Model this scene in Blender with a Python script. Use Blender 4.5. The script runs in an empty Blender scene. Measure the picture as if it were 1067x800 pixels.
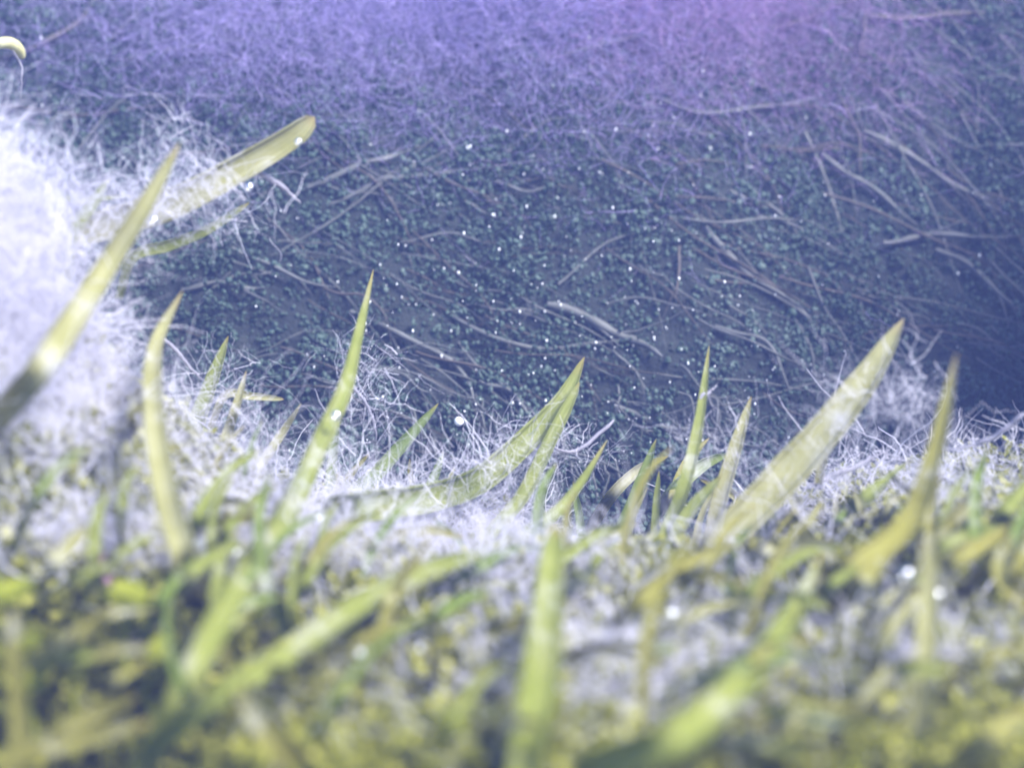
import bpy, math, random
import numpy as np
from mathutils import Vector, Matrix

random.seed(7); rng = np.random.default_rng(7)
S = bpy.context.scene
S.unit_settings.scale_length = 0.01          # one unit is one centimetre: this is a macro view

# ------------------------------------------------------------------ camera
LENS, SENSOR, PW, PH = 60.0, 36.0, 1067.0, 800.0
FPX = PW * LENS / SENSOR
CAM = np.array([0.0, -15.0, 5.0]); PITCH = math.radians(12.0)
FWD = np.array([0, math.cos(PITCH), -math.sin(PITCH)])
RIGHT = np.array([1.0, 0, 0]); UP = np.array([0, math.sin(PITCH), math.cos(PITCH)])
cd = bpy.data.cameras.new('camera'); cam = bpy.data.objects.new('camera', cd)
S.collection.objects.link(cam); S.camera = cam
cam.location = CAM; cam.rotation_euler = (math.pi / 2 - PITCH, 0, 0)
cd.lens = LENS; cd.sensor_width = SENSOR; cd.clip_start = 0.05; cd.clip_end = 5000
cd.dof.use_dof = True; cd.dof.focus_distance = 15.6; cd.dof.aperture_fstop = 0.275

# ------------------------------------------------------------------ sky and sun
SUN_DIR = Vector((0.56, -0.34, 0.76)).normalized()
w = bpy.data.worlds.new('World'); S.world = w; w.use_nodes = True
nt = w.node_tree; nt.nodes.clear()
sky = nt.nodes.new('ShaderNodeTexSky'); sky.sky_type = 'NISHITA'; sky.sun_disc = False
sky.sun_elevation = math.asin(SUN_DIR.z); sky.sun_rotation = math.atan2(SUN_DIR.x, SUN_DIR.y)
bg = nt.nodes.new('ShaderNodeBackground'); bg.inputs['Strength'].default_value = 0.125
wo = nt.nodes.new('ShaderNodeOutputWorld')
nt.links.new(sky.outputs[0], bg.inputs[0]); nt.links.new(bg.outputs[0], wo.inputs[0])
sd = bpy.data.lights.new('sun', 'SUN'); sd.energy = 5.0; sd.angle = math.radians(24); sd.color = (1.0, 0.97, 0.95)
so = bpy.data.objects.new('sun', sd); S.collection.objects.link(so)
so.rotation_euler = SUN_DIR.to_track_quat('Z', 'Y').to_euler(); so.location = (30, -15, 40)
S.view_settings.view_transform = 'Standard'; S.view_settings.look = 'None'
S.view_settings.gamma = 1.0; S.view_settings.use_curve_mapping = False
S.view_settings.exposure = 1.5
cy = S.cycles
cy.use_denoising = True; cy.adaptive_threshold = 0.02; cy.max_bounces = 6; cy.diffuse_bounces = 5; cy.glossy_bounces = 2
cy.transmission_bounces = 4; cy.transparent_max_bounces = 8; cy.volume_bounces = 0
cy.caustics_reflective = False; cy.caustics_refractive = False

# ------------------------------------------------------------------ helpers
def sstep(a, b, t):
    t = np.clip((t - a) / (b - a), 0, 1); return t * t * (3 - 2 * t)
_wv = [(rng.normal(size=2), rng.uniform(0, 6.28)) for _ in range(24)]
def wob(x, y, scale, k0=0, n=6):
    s = 0
    for (d, p) in _wv[k0:k0 + n]:
        d = d / np.linalg.norm(d) * (0.7 + 0.6 * ((p * 7.3) % 1))
        s = s + np.sin((x * d[0] + y * d[1]) * 6.283 / scale + p)
    return s / n
def G(x, y, cx, cy_, sx, sy): return np.exp(-((x - cx) / sx) ** 2 - ((y - cy_) / sy) ** 2)
def height(x, y):
    x = np.asarray(x, float); y = np.asarray(y, float)
    fore = (1.1 + 0.05 * np.clip(-y - 2, 0, 8) + 2.75 * G(x, y, -4.7, -2.6, 1.9, 2.0) + 0.3 * G(x, y, 4.2, -2.6, 2.2, 2.2)
            - 0.75 * G(x, y, -2.35, -6.6, 0.75, 0.8) - 0.55 * G(x, y, 0.7, -1.3, 2.4, 1.3) - 0.8 * G(x, y, 1.25, -0.9, 0.55, 1.0)
            + 0.13 * wob(x, y, 1.6, 0) + 0.06 * wob(x, y, 0.6, 6))
    back = (-0.9 + 1.08 * np.clip(y - 0.35, 0, 8.6) + 0.25 * np.clip(y - 8.95, 0, 3)
            + 0.6 * G(x, y, 0.6, 5.2, 1.6, 1.6) + 0.5 * G(x, y, -2.6, 4.6, 1.6, 1.8) - 0.9 * G(x, y, 5.0, 3.2, 1.6, 1.6)
            + 0.22 * wob(x, y, 2.3, 12) + 0.15 * wob(x, y, 0.9, 18) + 0.06 * wob(x, y, 0.42, 1))
    shade_hump = 8.6 * sstep(5.3, 8.0, x - 0.3 * y + 0.5 * wob(x, y, 3.0, 10)) * sstep(-4.5, -1.0, y) * (1 - sstep(6, 10, y)) * (1 + 0.12 * wob(x, y, 2.0, 7))  # ridge added out of view to throw shade over the right side
    g0 = -0.9 + 0.55 * wob(x, y, 5.0, 3, 3) * 0.4
    t = sstep(g0, g0 + 1.5, y)
    return np.maximum(fore * (1 - t) + back * t, np.where(shade_hump > 0.02, shade_hump - 1.0, -9))
def ray(px, py):
    d = FWD + RIGHT * ((px - PW / 2) / FPX) + UP * ((PH / 2 - py) / FPX)
    return d                                           # scaled so that depth along the view axis is 1
def P(px, py, depth): return CAM + ray(px, py) * depth
_DS = np.arange(6.0, 29, 0.05)
def hits(px, py):
    px = np.asarray(px); py = np.asarray(py)
    d = FWD[None] + RIGHT[None] * ((px - PW / 2) / FPX)[:, None] + UP[None] * ((PH / 2 - py) / FPX)[:, None]
    out = np.full(len(px), 28.0); done = np.zeros(len(px), bool)
    for t in _DS[::2]:
        p = CAM[None] + d * t
        b = (p[:, 2] < height(p[:, 0], p[:, 1])) & ~done
        out[b] = t; done |= b
    return CAM[None] + d * out[:, None], out

_gx = np.arange(-90, 1165, 6.0); _gy = np.arange(-90, 900, 6.0)
_A, _B = np.meshgrid(_gx, _gy); _D = hits(_A.ravel(), _B.ravel())[1].reshape(_A.shape)
def hit(px, py):
    u = min(max((px + 90) / 6, 0), len(_gx) - 1.001); v = min(max((py + 90) / 6, 0), len(_gy) - 1.001); a, b = int(u), int(v); fu, fv = u - a, v - b
    q = _D[b:b + 2, a:a + 2]
    if q.max() - q.min() > 1: return float(q.min())
    return float((q[0, 0] * (1 - fu) + q[0, 1] * fu) * (1 - fv) + (q[1, 0] * (1 - fu) + q[1, 1] * fu) * fv)

def hits_map(px, py):                                  # the same from the map, for many points at once
    a = np.clip(np.round((px + 90) / 6).astype(int), 0, len(_gx) - 1); b = np.clip(np.round((py + 90) / 6).astype(int), 0, len(_gy) - 1); out = _D[b, a]
    d = FWD[None] + RIGHT[None] * ((px - PW / 2) / FPX)[:, None] + UP[None] * ((PH / 2 - py) / FPX)[:, None]
    return CAM[None] + d * out[:, None], out
def link(o, parent=None):
    S.collection.objects.link(o)
    if parent is not None: o.parent = parent
    return o
def mesh(name, V, F, mat, smooth=True, attr=None):
    V = np.asarray(V, np.float32); me = bpy.data.meshes.new(name)
    F = np.asarray(F, np.int32)
    me.vertices.add(len(V)); me.vertices.foreach_set('co', V.ravel())
    k = F.shape[1]
    me.loops.add(F.size); me.loops.foreach_set('vertex_index', F.ravel())
    me.polygons.add(len(F)); me.polygons.foreach_set('loop_start', np.arange(0, F.size, k, dtype=np.int32))
    me.polygons.foreach_set('use_smooth', np.full(len(F), smooth))
    if attr is not None:
        a = me.attributes.new('tone', 'FLOAT', 'POINT'); a.data.foreach_set('value', np.asarray(attr, np.float32))
    me.update(calc_edges=True); me.validate()
    me.materials.append(mat); return me
def tag(o, label=None, cat=None, group=None, kind=None):
    for k, v in (('label', label), ('category', cat), ('group', group), ('kind', kind)):
        if v: o[k] = v
    return o
def catmull(pts, n):
    p = np.asarray(pts, float); p = np.vstack([2 * p[0] - p[1], p, 2 * p[-1] - p[-2]])
    seg = len(p) - 3; out = []
    for u in np.linspace(0, seg - 1e-6, n):
        i = int(u); t = u - i; a, b, c, d = p[i:i + 4]
        out.append(0.5 * (2 * b + (c - a) * t + (2 * a - 5 * b + 4 * c - d) * t * t + (3 * b - a - 3 * c + d) * t ** 3))
    return np.array(out)
def tube(path, radii, sides):
    path = np.asarray(path); n = len(path); T = np.gradient(path, axis=0)
    T /= np.linalg.norm(T, axis=1)[:, None] + 1e-9
    ref = np.array([0.31, 0.52, 0.8]); U = np.cross(T, ref); U /= np.linalg.norm(U, axis=1)[:, None] + 1e-9
    W = np.cross(T, U); a = np.linspace(0, 2 * math.pi, sides, endpoint=False)
    V = path[:, None] + np.asarray(radii)[:, None, None] * (np.cos(a)[None, :, None] * U[:, None] + np.sin(a)[None, :, None] * W[:, None])
    F = []
    for i in range(n - 1):
        for j in range(sides):
            k = (j + 1) % sides
            F.append((i * sides + j, i * sides + k, (i + 1) * sides + k, (i + 1) * sides + j))
    return V.reshape(-1, 3), np.array(F)
class Many:
    def __init__(s): s.V = []; s.F = []; s.A = []; s.n = 0
    def add(s, V, F, a=0.0):
        s.V.append(V); s.F.append(np.asarray(F) + s.n); s.A.append(np.full(len(V), a)); s.n += len(V)
    def mesh(s, name, mat): return mesh(name, np.vstack(s.V), np.vstack(s.F), mat, True, np.concatenate(s.A))

# ------------------------------------------------------------------ materials
def new_mat(name):
    m = bpy.data.materials.new(name); m.use_nodes = True; m.node_tree.nodes.clear(); return m
def N(m, t, **kw):
    n = m.node_tree.nodes.new(t)
    for k, v in kw.items():
        if k in n.inputs.keys(): n.inputs[k].default_value = v
        else: setattr(n, k, v)
    return n
def L(m, a, b): m.node_tree.links.new(a, b)
def ramp(m, fac, stops):
    r = N(m, 'ShaderNodeValToRGB'); e = r.color_ramp.elements
    while len(e) < len(stops): e.new(0.5)
    for q, (p, c) in zip(e, stops): q.position = p; q.color = (*c, 1)
    L(m, fac, r.inputs[0]); return r.outputs[0]
def plant_mat(name, stops, scale, trans=0.35, rough=0.5, bump=0.02, by_tone=False, stretch=None, spec=0.4):
    m = new_mat(name); out = N(m, 'ShaderNodeOutputMaterial'); tc = N(m, 'ShaderNodeTexCoord')
    src = tc.outputs['Object']
    if stretch:
        mp = N(m, 'ShaderNodeMapping'); mp.inputs['Scale'].default_value = stretch; L(m, src, mp.inputs[0]); src = mp.outputs[0]
    nz = N(m, 'ShaderNodeTexNoise', Scale=scale, Detail=5.0, Roughness=0.6); L(m, src, nz.inputs['Vector'])
    fac = nz.outputs[0]
    if by_tone:
        at = N(m, 'ShaderNodeAttribute', attribute_name='tone'); mx = N(m, 'ShaderNodeMath', operation='MULTIPLY_ADD')
        L(m, nz.outputs[0], mx.inputs[0]); mx.inputs[1].default_value = 0.45
        ad = N(m, 'ShaderNodeMath', operation='MULTIPLY_ADD'); L(m, at.outputs['Fac'], ad.inputs[0]); ad.inputs[1].default_value = 0.75; ad.inputs[2].default_value = -0.1
        L(m, ad.outputs[0], mx.inputs[2]); fac = mx.outputs[0]
    col = ramp(m, fac, stops)
    pb = N(m, 'ShaderNodeBsdfPrincipled', Roughness=rough); L(m, col, pb.inputs['Base Color'])
    pb.inputs['Specular IOR Level'].default_value = spec
    bp = N(m, 'ShaderNodeBump', Strength=0.5, Distance=bump); n2 = N(m, 'ShaderNodeTexNoise', Scale=scale * 5, Detail=3.0)
    L(m, src, n2.inputs['Vector']); L(m, n2.outputs[0], bp.inputs['Height']); L(m, bp.outputs[0], pb.inputs['Normal'])
    if trans:
        tr = N(m, 'ShaderNodeBsdfTranslucent'); L(m, col, tr.inputs[0]); mix = N(m, 'ShaderNodeMixShader'); mix.inputs[0].default_value = trans
        L(m, pb.outputs[0], mix.inputs[1]); L(m, tr.outputs[0], mix.inputs[2]); L(m, mix.outputs[0], out.inputs[0])
    else: L(m, pb.outputs[0], out.inputs[0])
    return m
def blade_mat(name, dark, mid, light, tip=(0.42, 0.30, 0.10)):
    m = new_mat(name); out = N(m, 'ShaderNodeOutputMaterial'); ac = N(m, 'ShaderNodeAttribute', attribute_name='across'); al = N(m, 'ShaderNodeAttribute', attribute_name='along')
    cx = N(m, 'ShaderNodeCombineXYZ'); L(m, ac.outputs['Fac'], cx.inputs[0]); L(m, al.outputs['Fac'], cx.inputs[1])
    mp = N(m, 'ShaderNodeMapping'); mp.inputs['Scale'].default_value = (5.0, 2.2, 1); L(m, cx.outputs[0], mp.inputs[0])
    st = N(m, 'ShaderNodeTexNoise', Scale=1.6, Detail=4.0, Roughness=0.65); L(m, mp.outputs[0], st.inputs['Vector'])
    tc = N(m, 'ShaderNodeTexCoord'); bl = N(m, 'ShaderNodeTexNoise', Scale=2.2, Detail=5.0, Roughness=0.6); L(m, tc.outputs['Object'], bl.inputs['Vector'])
    mx = N(m, 'ShaderNodeMath', operation='ADD'); L(m, st.outputs[0], mx.inputs[0]); L(m, bl.outputs[0], mx.inputs[1])
    hf = N(m, 'ShaderNodeMath', operation='MULTIPLY'); L(m, mx.outputs[0], hf.inputs[0]); hf.inputs[1].default_value = 0.5
    col = ramp(m, hf.outputs[0], [(0.33, dark), (0.48, mid), (0.64, light)])
    film = ramp(m, bl.outputs[0], [(0.55, (0, 0, 0)), (0.72, (0.7, 0.7, 0.7))])       # whitish film in patches
    c2 = N(m, 'ShaderNodeMix', data_type='RGBA'); L(m, film, c2.inputs[0]); L(m, col, c2.inputs[6]); c2.inputs[7].default_value = (0.6, 0.6, 0.64, 1)
    tf = ramp(m, al.outputs['Fac'], [(0.93, (0, 0, 0)), (1.0, (0.55, 0.55, 0.55))])
    c3 = N(m, 'ShaderNodeMix', data_type='RGBA'); L(m, tf, c3.inputs[0]); L(m, c2.outputs[2], c3.inputs[6]); c3.inputs[7].default_value = (*tip, 1)
    pb = N(m, 'ShaderNodeBsdfPrincipled', Roughness=0.6); pb.inputs['Specular IOR Level'].default_value = 0.2; L(m, c3.outputs[2], pb.inputs['Base Color'])
    bp = N(m, 'ShaderNodeBump', Strength=0.6, Distance=0.02); L(m, st.outputs[0], bp.inputs['Height']); L(m, bp.outputs[0], pb.inputs['Normal'])
    tr = N(m, 'ShaderNodeBsdfTranslucent'); L(m, c3.outputs[2], tr.inputs[0]); mix = N(m, 'ShaderNodeMixShader'); mix.inputs[0].default_value = 0.45
    L(m, pb.outputs[0], mix.inputs[1]); L(m, tr.outputs[0], mix.inputs[2]); L(m, mix.outputs[0], out.inputs[0]); return m
M = {}
M['soil'] = plant_mat('dark_silt', [(0.25, (0.011, 0.017, 0.016)), (0.5, (0.025, 0.033, 0.03)), (0.75, (0.06, 0.064, 0.058))], 4.5, 0, 0.9, 0.08)
M['soil'] = plant_mat('silt_and_peat', [(0.12, (0.009, 0.014, 0.013)), (0.34, (0.035, 0.042, 0.038)), (0.62, (0.11, 0.11, 0.022)), (0.95, (0.2, 0.19, 0.045))], 4.5, 0, 0.9, 0.08, True)
M['grain'] = plant_mat('grey_green_algae_grain', [(0.1, (0.012, 0.025, 0.018)), (0.5, (0.045, 0.082, 0.062)), (0.9, (0.105, 0.145, 0.125))], 3.0, 0.1, 0.6, 0.01, True)
M['lime'] = blade_mat('lime_blade', (0.163, 0.200, 0.026), (0.266, 0.303, 0.059), (0.385, 0.400, 0.148))
M['yellow'] = blade_mat('yellow_blade', (0.200, 0.192, 0.022), (0.311, 0.296, 0.059), (0.407, 0.400, 0.148))
M['cream'] = blade_mat('cream_blade', (0.266, 0.266, 0.074), (0.385, 0.377, 0.163), (0.488, 0.481, 0.311))
M['green'] = blade_mat('green_blade', (0.104, 0.163, 0.018), (0.192, 0.259, 0.044), (0.311, 0.355, 0.118))
M['olive'] = blade_mat('olive_blade', (0.118, 0.111, 0.015), (0.200, 0.192, 0.037), (0.296, 0.289, 0.089))
M['pale'] = plant_mat('pale_root_skin', [(0.3, (0.230, 0.224, 0.269)), (0.6, (0.333, 0.320, 0.384)), (0.8, (0.422, 0.416, 0.461))], 2.0, 0.3, 0.5, 0.01)
M['stem'] = plant_mat('grey_weed_stem', [(0.3, (0.068, 0.074, 0.068)), (0.55, (0.118, 0.124, 0.118)), (0.8, (0.198, 0.205, 0.205))], 2.0, 0.2, 0.6, 0.01)
M['brown'] = plant_mat('brown_weed_stem', [(0.3, (0.043, 0.034, 0.028)), (0.55, (0.081, 0.068, 0.056)), (0.8, (0.124, 0.112, 0.093))], 2.0, 0.15, 0.6, 0.01)
M['fuzz'] = plant_mat('white_filament', [(0.2, (0.78, 0.77, 0.87)), (0.7, (0.89, 0.88, 0.95))], 1.0, 0.5, 0.6, 0.0)
M['veil'] = plant_mat('lilac_glow_filament', [(0.2, (0.478, 0.405, 0.773)), (0.7, (0.607, 0.524, 0.856))], 1.0, 0.4, 0.6, 0.0)
M['curl'] = plant_mat('cream_leaf', [(0.3, (0.48, 0.46, 0.17)), (0.7, (0.8, 0.79, 0.6))], 2.0, 0.35, 0.5, 0.01)
M['rosy'] = plant_mat('rosy_glow_filament', [(0.2, (0.496, 0.320, 0.624)), (0.7, (0.608, 0.432, 0.704))], 1.0, 0.4, 0.6, 0.0)
M['moss'] = plant_mat('yellow_green_moss', [(0.1, (0.12, 0.14, 0.015)), (0.5, (0.28, 0.31, 0.03)), (0.9, (0.46, 0.46, 0.06))], 2.0, 0.45, 0.6, 0.01, True, spec=0.15)
M['mosslow'] = plant_mat('low_moss', [(0.1, (0.11, 0.125, 0.018)), (0.5, (0.26, 0.27, 0.035)), (0.9, (0.44, 0.43, 0.09))], 2.0, 0.4, 0.6, 0.01, True, spec=0.15)
M['pink'] = plant_mat('pink_petal', [(0.3, (0.42, 0.20, 0.30)), (0.7, (0.52, 0.32, 0.42))], 3.0, 0.3, 0.5, 0.01)
m = new_mat('bubble_skin'); out = N(m, 'ShaderNodeOutputMaterial')
gl = N(m, 'ShaderNodeBsdfGlossy', Roughness=0.22); gl.inputs['Color'].default_value = (0.95, 0.96, 1, 1)
tp = N(m, 'ShaderNodeBsdfTransparent'); fr = N(m, 'ShaderNodeLayerWeight', Blend=0.45); mx = N(m, 'ShaderNodeMixShader')
ad = N(m, 'ShaderNodeMath', operation='MULTIPLY_ADD'); L(m, fr.outputs['Facing'], ad.inputs[0]); ad.inputs[1].default_value = 0.7; ad.inputs[2].default_value = 0.3
L(m, ad.outputs[0], mx.inputs[0]); L(m, tp.outputs[0], mx.inputs[1]); L(m, gl.outputs[0], mx.inputs[2]); L(m, mx.outputs[0], out.inputs[0])
M['bubble'] = m
m = new_mat('white_glint_skin'); out = N(m, 'ShaderNodeOutputMaterial'); pb = N(m, 'ShaderNodeBsdfPrincipled', Roughness=0.25)
pb.inputs['Base Color'].default_value = (0.9, 0.92, 0.95, 1); pb.inputs['Specular IOR Level'].default_value = 1.0; L(m, pb.outputs[0], out.inputs[0]); M['glint'] = m  # white base colour stands in for the sparkle of light on bubbles

# ------------------------------------------------------------------ ground: mossy mound, gully, bank and the added shading hump, one sheet
def spaced(lo, hi, a, b, step, coarse):
    mid = np.arange(a, b, step); left = np.linspace(lo, a, coarse, endpoint=False); right = np.linspace(b, hi, coarse)
    return np.concatenate([left, mid, right])
gx = spaced(-30, 30, -8, 8, 0.075, 24); gy = spaced(-24, 30, -9, 9.5, 0.075, 24)
X, Y = np.meshgrid(gx, gy); Z = height(X, Y)
nx, ny = len(gx), len(gy)
V = np.stack([X, Y, Z], -1).reshape(-1, 3)
idx = np.arange(nx * ny).reshape(ny, nx)
F = np.stack([idx[:-1, :-1], idx[:-1, 1:], idx[1:, 1:], idx[1:, :-1]], -1).reshape(-1, 4)
ground = link(bpy.data.objects.new('ground', mesh('ground', V, F, M['soil'], True, 0.62 * (1 - sstep(-1.4, -0.2, V[:, 1]))))); tag(ground, kind='structure')

# ------------------------------------------------------------------ haze: the cloudy bluish water round it all
hm = new_mat('cloudy_water'); out = N(hm, 'ShaderNodeOutputMaterial'); pv = N(hm, 'ShaderNodeVolumePrincipled')
pv.inputs['Color'].default_value = (0.25, 0.34, 0.90, 1); pv.inputs['Density'].default_value = 0.0095; pv.inputs['Anisotropy'].default_value = 0.1
L(hm, pv.outputs[0], out.inputs['Volume'])
bx0, bx1, by0, by1, bz0, bz1 = -32, 32, -26, 32, -6, 12.5
V = [(x, y, z) for x in (bx0, bx1) for y in (by0, by1) for z in (bz0, bz1)]
F = [(0, 1, 3, 2), (4, 6, 7, 5), (0, 4, 5, 1), (2, 3, 7, 6), (0, 2, 6, 4), (1, 5, 7, 3)]
haze = link(bpy.data.objects.new('haze', mesh('haze', V, F, hm, False)))
tag(haze, 'cloudy bluish violet water filling the whole view', 'haze', kind='stuff')

# ------------------------------------------------------------------ bank: grains of algae
def ico():
    t = (1 + 5 ** .5) / 2
    v = np.array([(-1, t, 0), (1, t, 0), (-1, -t, 0), (1, -t, 0), (0, -1, t), (0, 1, t), (0, -1, -t), (0, 1, -t), (t, 0, -1), (t, 0, 1), (-t, 0, -1), (-t, 0, 1)], float)
    f = [(0, 11, 5), (0, 5, 1), (0, 1, 7), (0, 7, 10), (0, 10, 11), (1, 5, 9), (5, 11, 4), (11, 10, 2), (10, 7, 6), (7, 1, 8), (3, 9, 4), (3, 4, 2), (3, 2, 6), (3, 6, 8), (3, 8, 9), (4, 9, 5), (2, 4, 11), (6, 2, 10), (8, 6, 7), (9, 8, 1)]
    return v / np.linalg.norm(v[0]), np.array(f)
iv, jf = ico()
def scatter_grains(n):
    def place(m): y = rng.uniform(-0.2, 8.6, m); return rng.uniform(-1, 1, m) * (0.31 * (y + 15) + 1.0), y
    x, y = place(n); dome = np.zeros(n); ct = np.zeros(n)
    nc = 1700; cx, cyy = place(nc); cs = np.exp(rng.normal(-1.95, 0.5, nc)); ctone = rng.normal(0.08, 0.14, nc)
    w_ = cs ** 2 / (cs ** 2).sum(); m = int(n * 0.6); c = rng.choice(nc, m, p=w_)
    ox, oy = rng.normal(0, 0.55, (2, m)) * cs[c]
    x[:m] = cx[c] + ox; y[:m] = np.clip(cyy[c] + oy, -0.2, 8.7); dome[:m] = 1.1 * cs[c] * np.exp(-(ox ** 2 + oy ** 2) / cs[c] ** 2) * rng.random(m) ** 0.4; ct[:m] = ctone[c]
    d = 0.5 + 0.5 * wob(x, y, 1.3, 2) + 0.35 * wob(x, y, 0.5, 9)
    k = (np.arange(n) < m) | (rng.random(n) < np.clip(0.3 + 0.7 * d, 0.1, 1)); x, y, d, dome, ct = x[k], y[k], d[k], dome[k], ct[k]; q = len(x)
    r = np.exp(rng.normal(-3.88, 0.28, q)); z = height(x, y) + dome + r * rng.uniform(0.0, 1.6, q)
    C = np.stack([x, y, z], 1); ax = rng.uniform(0.6, 1.4, (q, 1, 3)); flat = rng.random(q) < 0.55; ax[flat, 0, :] *= np.array([1.5, 1.0, 0.3])
    an = rng.uniform(0, 6.28, (3, q)); ca, sa = np.cos(an), np.sin(an)
    W = iv[None] * r[:, None, None] * ax
    for (i0, i1), cc, ss in zip(((1, 2), (0, 2), (0, 1)), ca, sa):
        u, v = W[:, :, i0].copy(), W[:, :, i1].copy(); W[:, :, i0] = u * cc[:, None] - v * ss[:, None]; W[:, :, i1] = u * ss[:, None] + v * cc[:, None]
    F = jf[None] + (np.arange(q) * 12)[:, None, None]
    tone = np.repeat(np.clip(0.34 + ct + 0.15 * d + 0.25 * wob(x, y, 2.6, 14) + rng.normal(0, 0.13, q), 0, 1), 12)
    return mesh('algae_grains', (C[:, None] + W).reshape(-1, 3), F.reshape(-1, 3), M['grain'], True, tone)
gr = link(bpy.data.objects.new('algae_grains', scatter_grains(105000)))
tag(gr, 'grey green grainy algae crust covering the dark bank', 'algae', kind='stuff')

# ------------------------------------------------------------------ stems lying on the bank
def stem(pts, wpx, label, mat='stem', group='pale stems lying on the bank', lift=0.12, name='weed_stem', cat='stem'):
    p = []
    for k, (a, b) in enumerate(pts):
        d = hit(a, b); q = P(a, b, d - lift - 0.05 * random.random()); p.append(q)
    path = catmull(p, 8 * len(pts)); n = len(path)
    path = path + np.stack([0.02 * np.sin(np.linspace(0, 9, n) + random.random() * 6)] * 3, 1) * np.array([0.3, 1, 1])
    r = wpx * 0.4 / FPX * 17.5 * (1 + 0.14 * np.sin(np.linspace(0, 23, n) + random.random() * 6) + rng.normal(0, .06, n)) * np.interp(np.linspace(0, 1, n), [0, 0.15, 0.7, 1], [0.8, 1, 0.85, 0.25])
    T_ = Many(); T_.add(*tube(path, r, 7)); c = path[0]
    for k in range(random.choice((1, 2, 3))):             # side fibres, part of the same stem
        i = random.randint(n // 5, n - 4); q = path[i]; ax = path[i + 2] - path[i]; ax /= np.linalg.norm(ax) + 1e-9
        ln_ = random.uniform(.15, .7); side = np.array([random.gauss(0, .5), random.gauss(-.15, .2), random.gauss(-.25, .5)])
        br = np.array([q + (ax * u + side * u * u * .9) * ln_ for u in np.linspace(0, 1, 7)]) + rng.normal(0, .01, (7, 3)) * np.linspace(0, 1, 7)[:, None]
        T_.add(*tube(br, np.linspace(.5, .12, 7) * r[i], 5))
    me = mesh(name, np.vstack(T_.V) - c, np.vstack(T_.F), M[mat]); o = link(bpy.data.objects.new(name, me)); o.location = c
    return tag(o, label, cat, group)
for a in [
    ([(238, 55), (300, 100), (360, 150), (415, 215)], 6, 'straight pale stem slanting down right past the tip of the thick cream blade'),
    ([(318, 195), (380, 172), (437, 152)], 10, 'broad blunt stem crossed by the slanting stem, below the twin glints'),
    ([(345, 212), (400, 187), (466, 156)], 6, 'slim stem just under the broad blunt stem'),
    ([(400, 185), (470, 178), (520, 165), (545, 145), (568, 125), (598, 122)], 8, 'wavy S shaped pale stem in the upper middle of the bank'),
    ([(480, 186), (510, 190), (545, 198), (570, 195)], 6, 'short pale stem right below the wavy S shaped stem'),
    ([(0, 62), (45, 45), (80, 25), (102, -8)], 9, 'brown stem curving up to the top left corner', 'brown'),
    ([(165, -8), (170, 30), (178, 62)], 7, 'upright pale stem hanging from the top edge at left'),
    ([(0, 112), (70, 118), (130, 116), (195, 108)], 6, 'nearly level brown stem above the left mound', 'brown'),
    ([(30, 130), (55, 125), (78, 117)], 8, 'short light stem close under the level brown stem'),
    ([(805, 32), (850, 15), (900, -5)], 10, 'thick brown stem leaving through the top edge on the right', 'brown'),
    ([(905, 20), (960, 18), (1067, 14)], 11, 'thick level stem in the top right corner', 'brown'),
    ([(838, 140), (858, 180), (868, 215), (885, 262)], 8, 'bent stem hanging below the bright glint at upper right'),
    ([(900, 135), (950, 165), (1000, 195), (1048, 218)], 11, 'long stout stem slanting down right, uppermost of the right hand pair'),
    ([(855, 160), (905, 195), (955, 232)], 9, 'slanting stem left of and under the long stout one'),
    ([(920, 252), (980, 246), (1067, 246)], 9, 'level stem reaching the right edge below the slanting pair'),
    ([(975, 258), (1020, 285), (1067, 330)], 10, 'stem slanting into the dark hollow at the right edge'),
    ([(735, 238), (775, 280), (815, 310), (840, 330), (868, 362)], 11, 'stout stem slanting down right toward the pale banded blade'),
    ([(745, 340), (785, 350), (808, 370), (824, 408)], 7, 'stem arching over and down beside the tallest upright blade'),
    ([(828, 335), (842, 355), (850, 395)], 5, 'fine hanging stem below the stout slanting stem'),
    ([(365, 325), (420, 352), (465, 370), (485, 395), (497, 432)], 8, 'drooping stem arching right of the tall thin shoot'),
    ([(470, 328), (520, 352), (565, 366), (620, 356), (665, 350)], 7, 'sagging stem over the tip of the forked shoot'),
    ([(570, 318), (620, 335), (660, 355), (690, 372)], 14, 'wide flat grey stem above and right of the forked shoot tip'),
    ([(708, 255), (707, 285), (704, 312)], 4, 'thin dark upright twig in the middle right of the bank', 'brown'),
    ([(903, 12), (898, 50), (890, 84)], 4, 'thin dark twig hanging near the top right corner', 'brown'),
    ([(560, 62), (620, 50), (700, 30), (740, 10)], 8, 'pale stem rising right through the violet glow'),
    ([(465, 25), (500, 45), (525, 62)], 7, 'short stem slanting down right inside the violet glow'),
    ([(690, 105), (740, 118), (800, 112), (860, 98)], 8, 'faint level stem under the right end of the violet glow'),
    ([(355, 425), (400, 428), (440, 450), (458, 470)], 6, 'curved stem behind the green blade left of centre'),
    ([(640, 425), (700, 445), (760, 450)], 8, 'level bluish stem behind the upright blades'),
    ([(190, 300), (235, 296), (278, 302)], 8, 'level bluish stem just right of the white fuzzy mound'),
    ([(240, 255), (290, 282), (350, 300)], 6, 'slanting stem between the cream blade and the tall thin shoot'),
    ([(500, 395), (535, 412), (560, 440)], 6, 'short slanting stem left of the forked shoot'),
    ([(760, 200), (800, 215), (840, 250)], 7, 'slanting stem left of the bent hanging stem'),
    ([(595, 480), (600, 510), (598, 530)], 4, 'short root hanging into the dark gap'),
    ([(618, 490), (622, 520), (628, 545)], 4, 'slim root hanging in the middle of the dark gap'),
    ([(640, 480), (648, 505), (645, 535)], 4, 'root hanging at the right of the dark gap'),
]: stem(*a)
nf = 0
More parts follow.
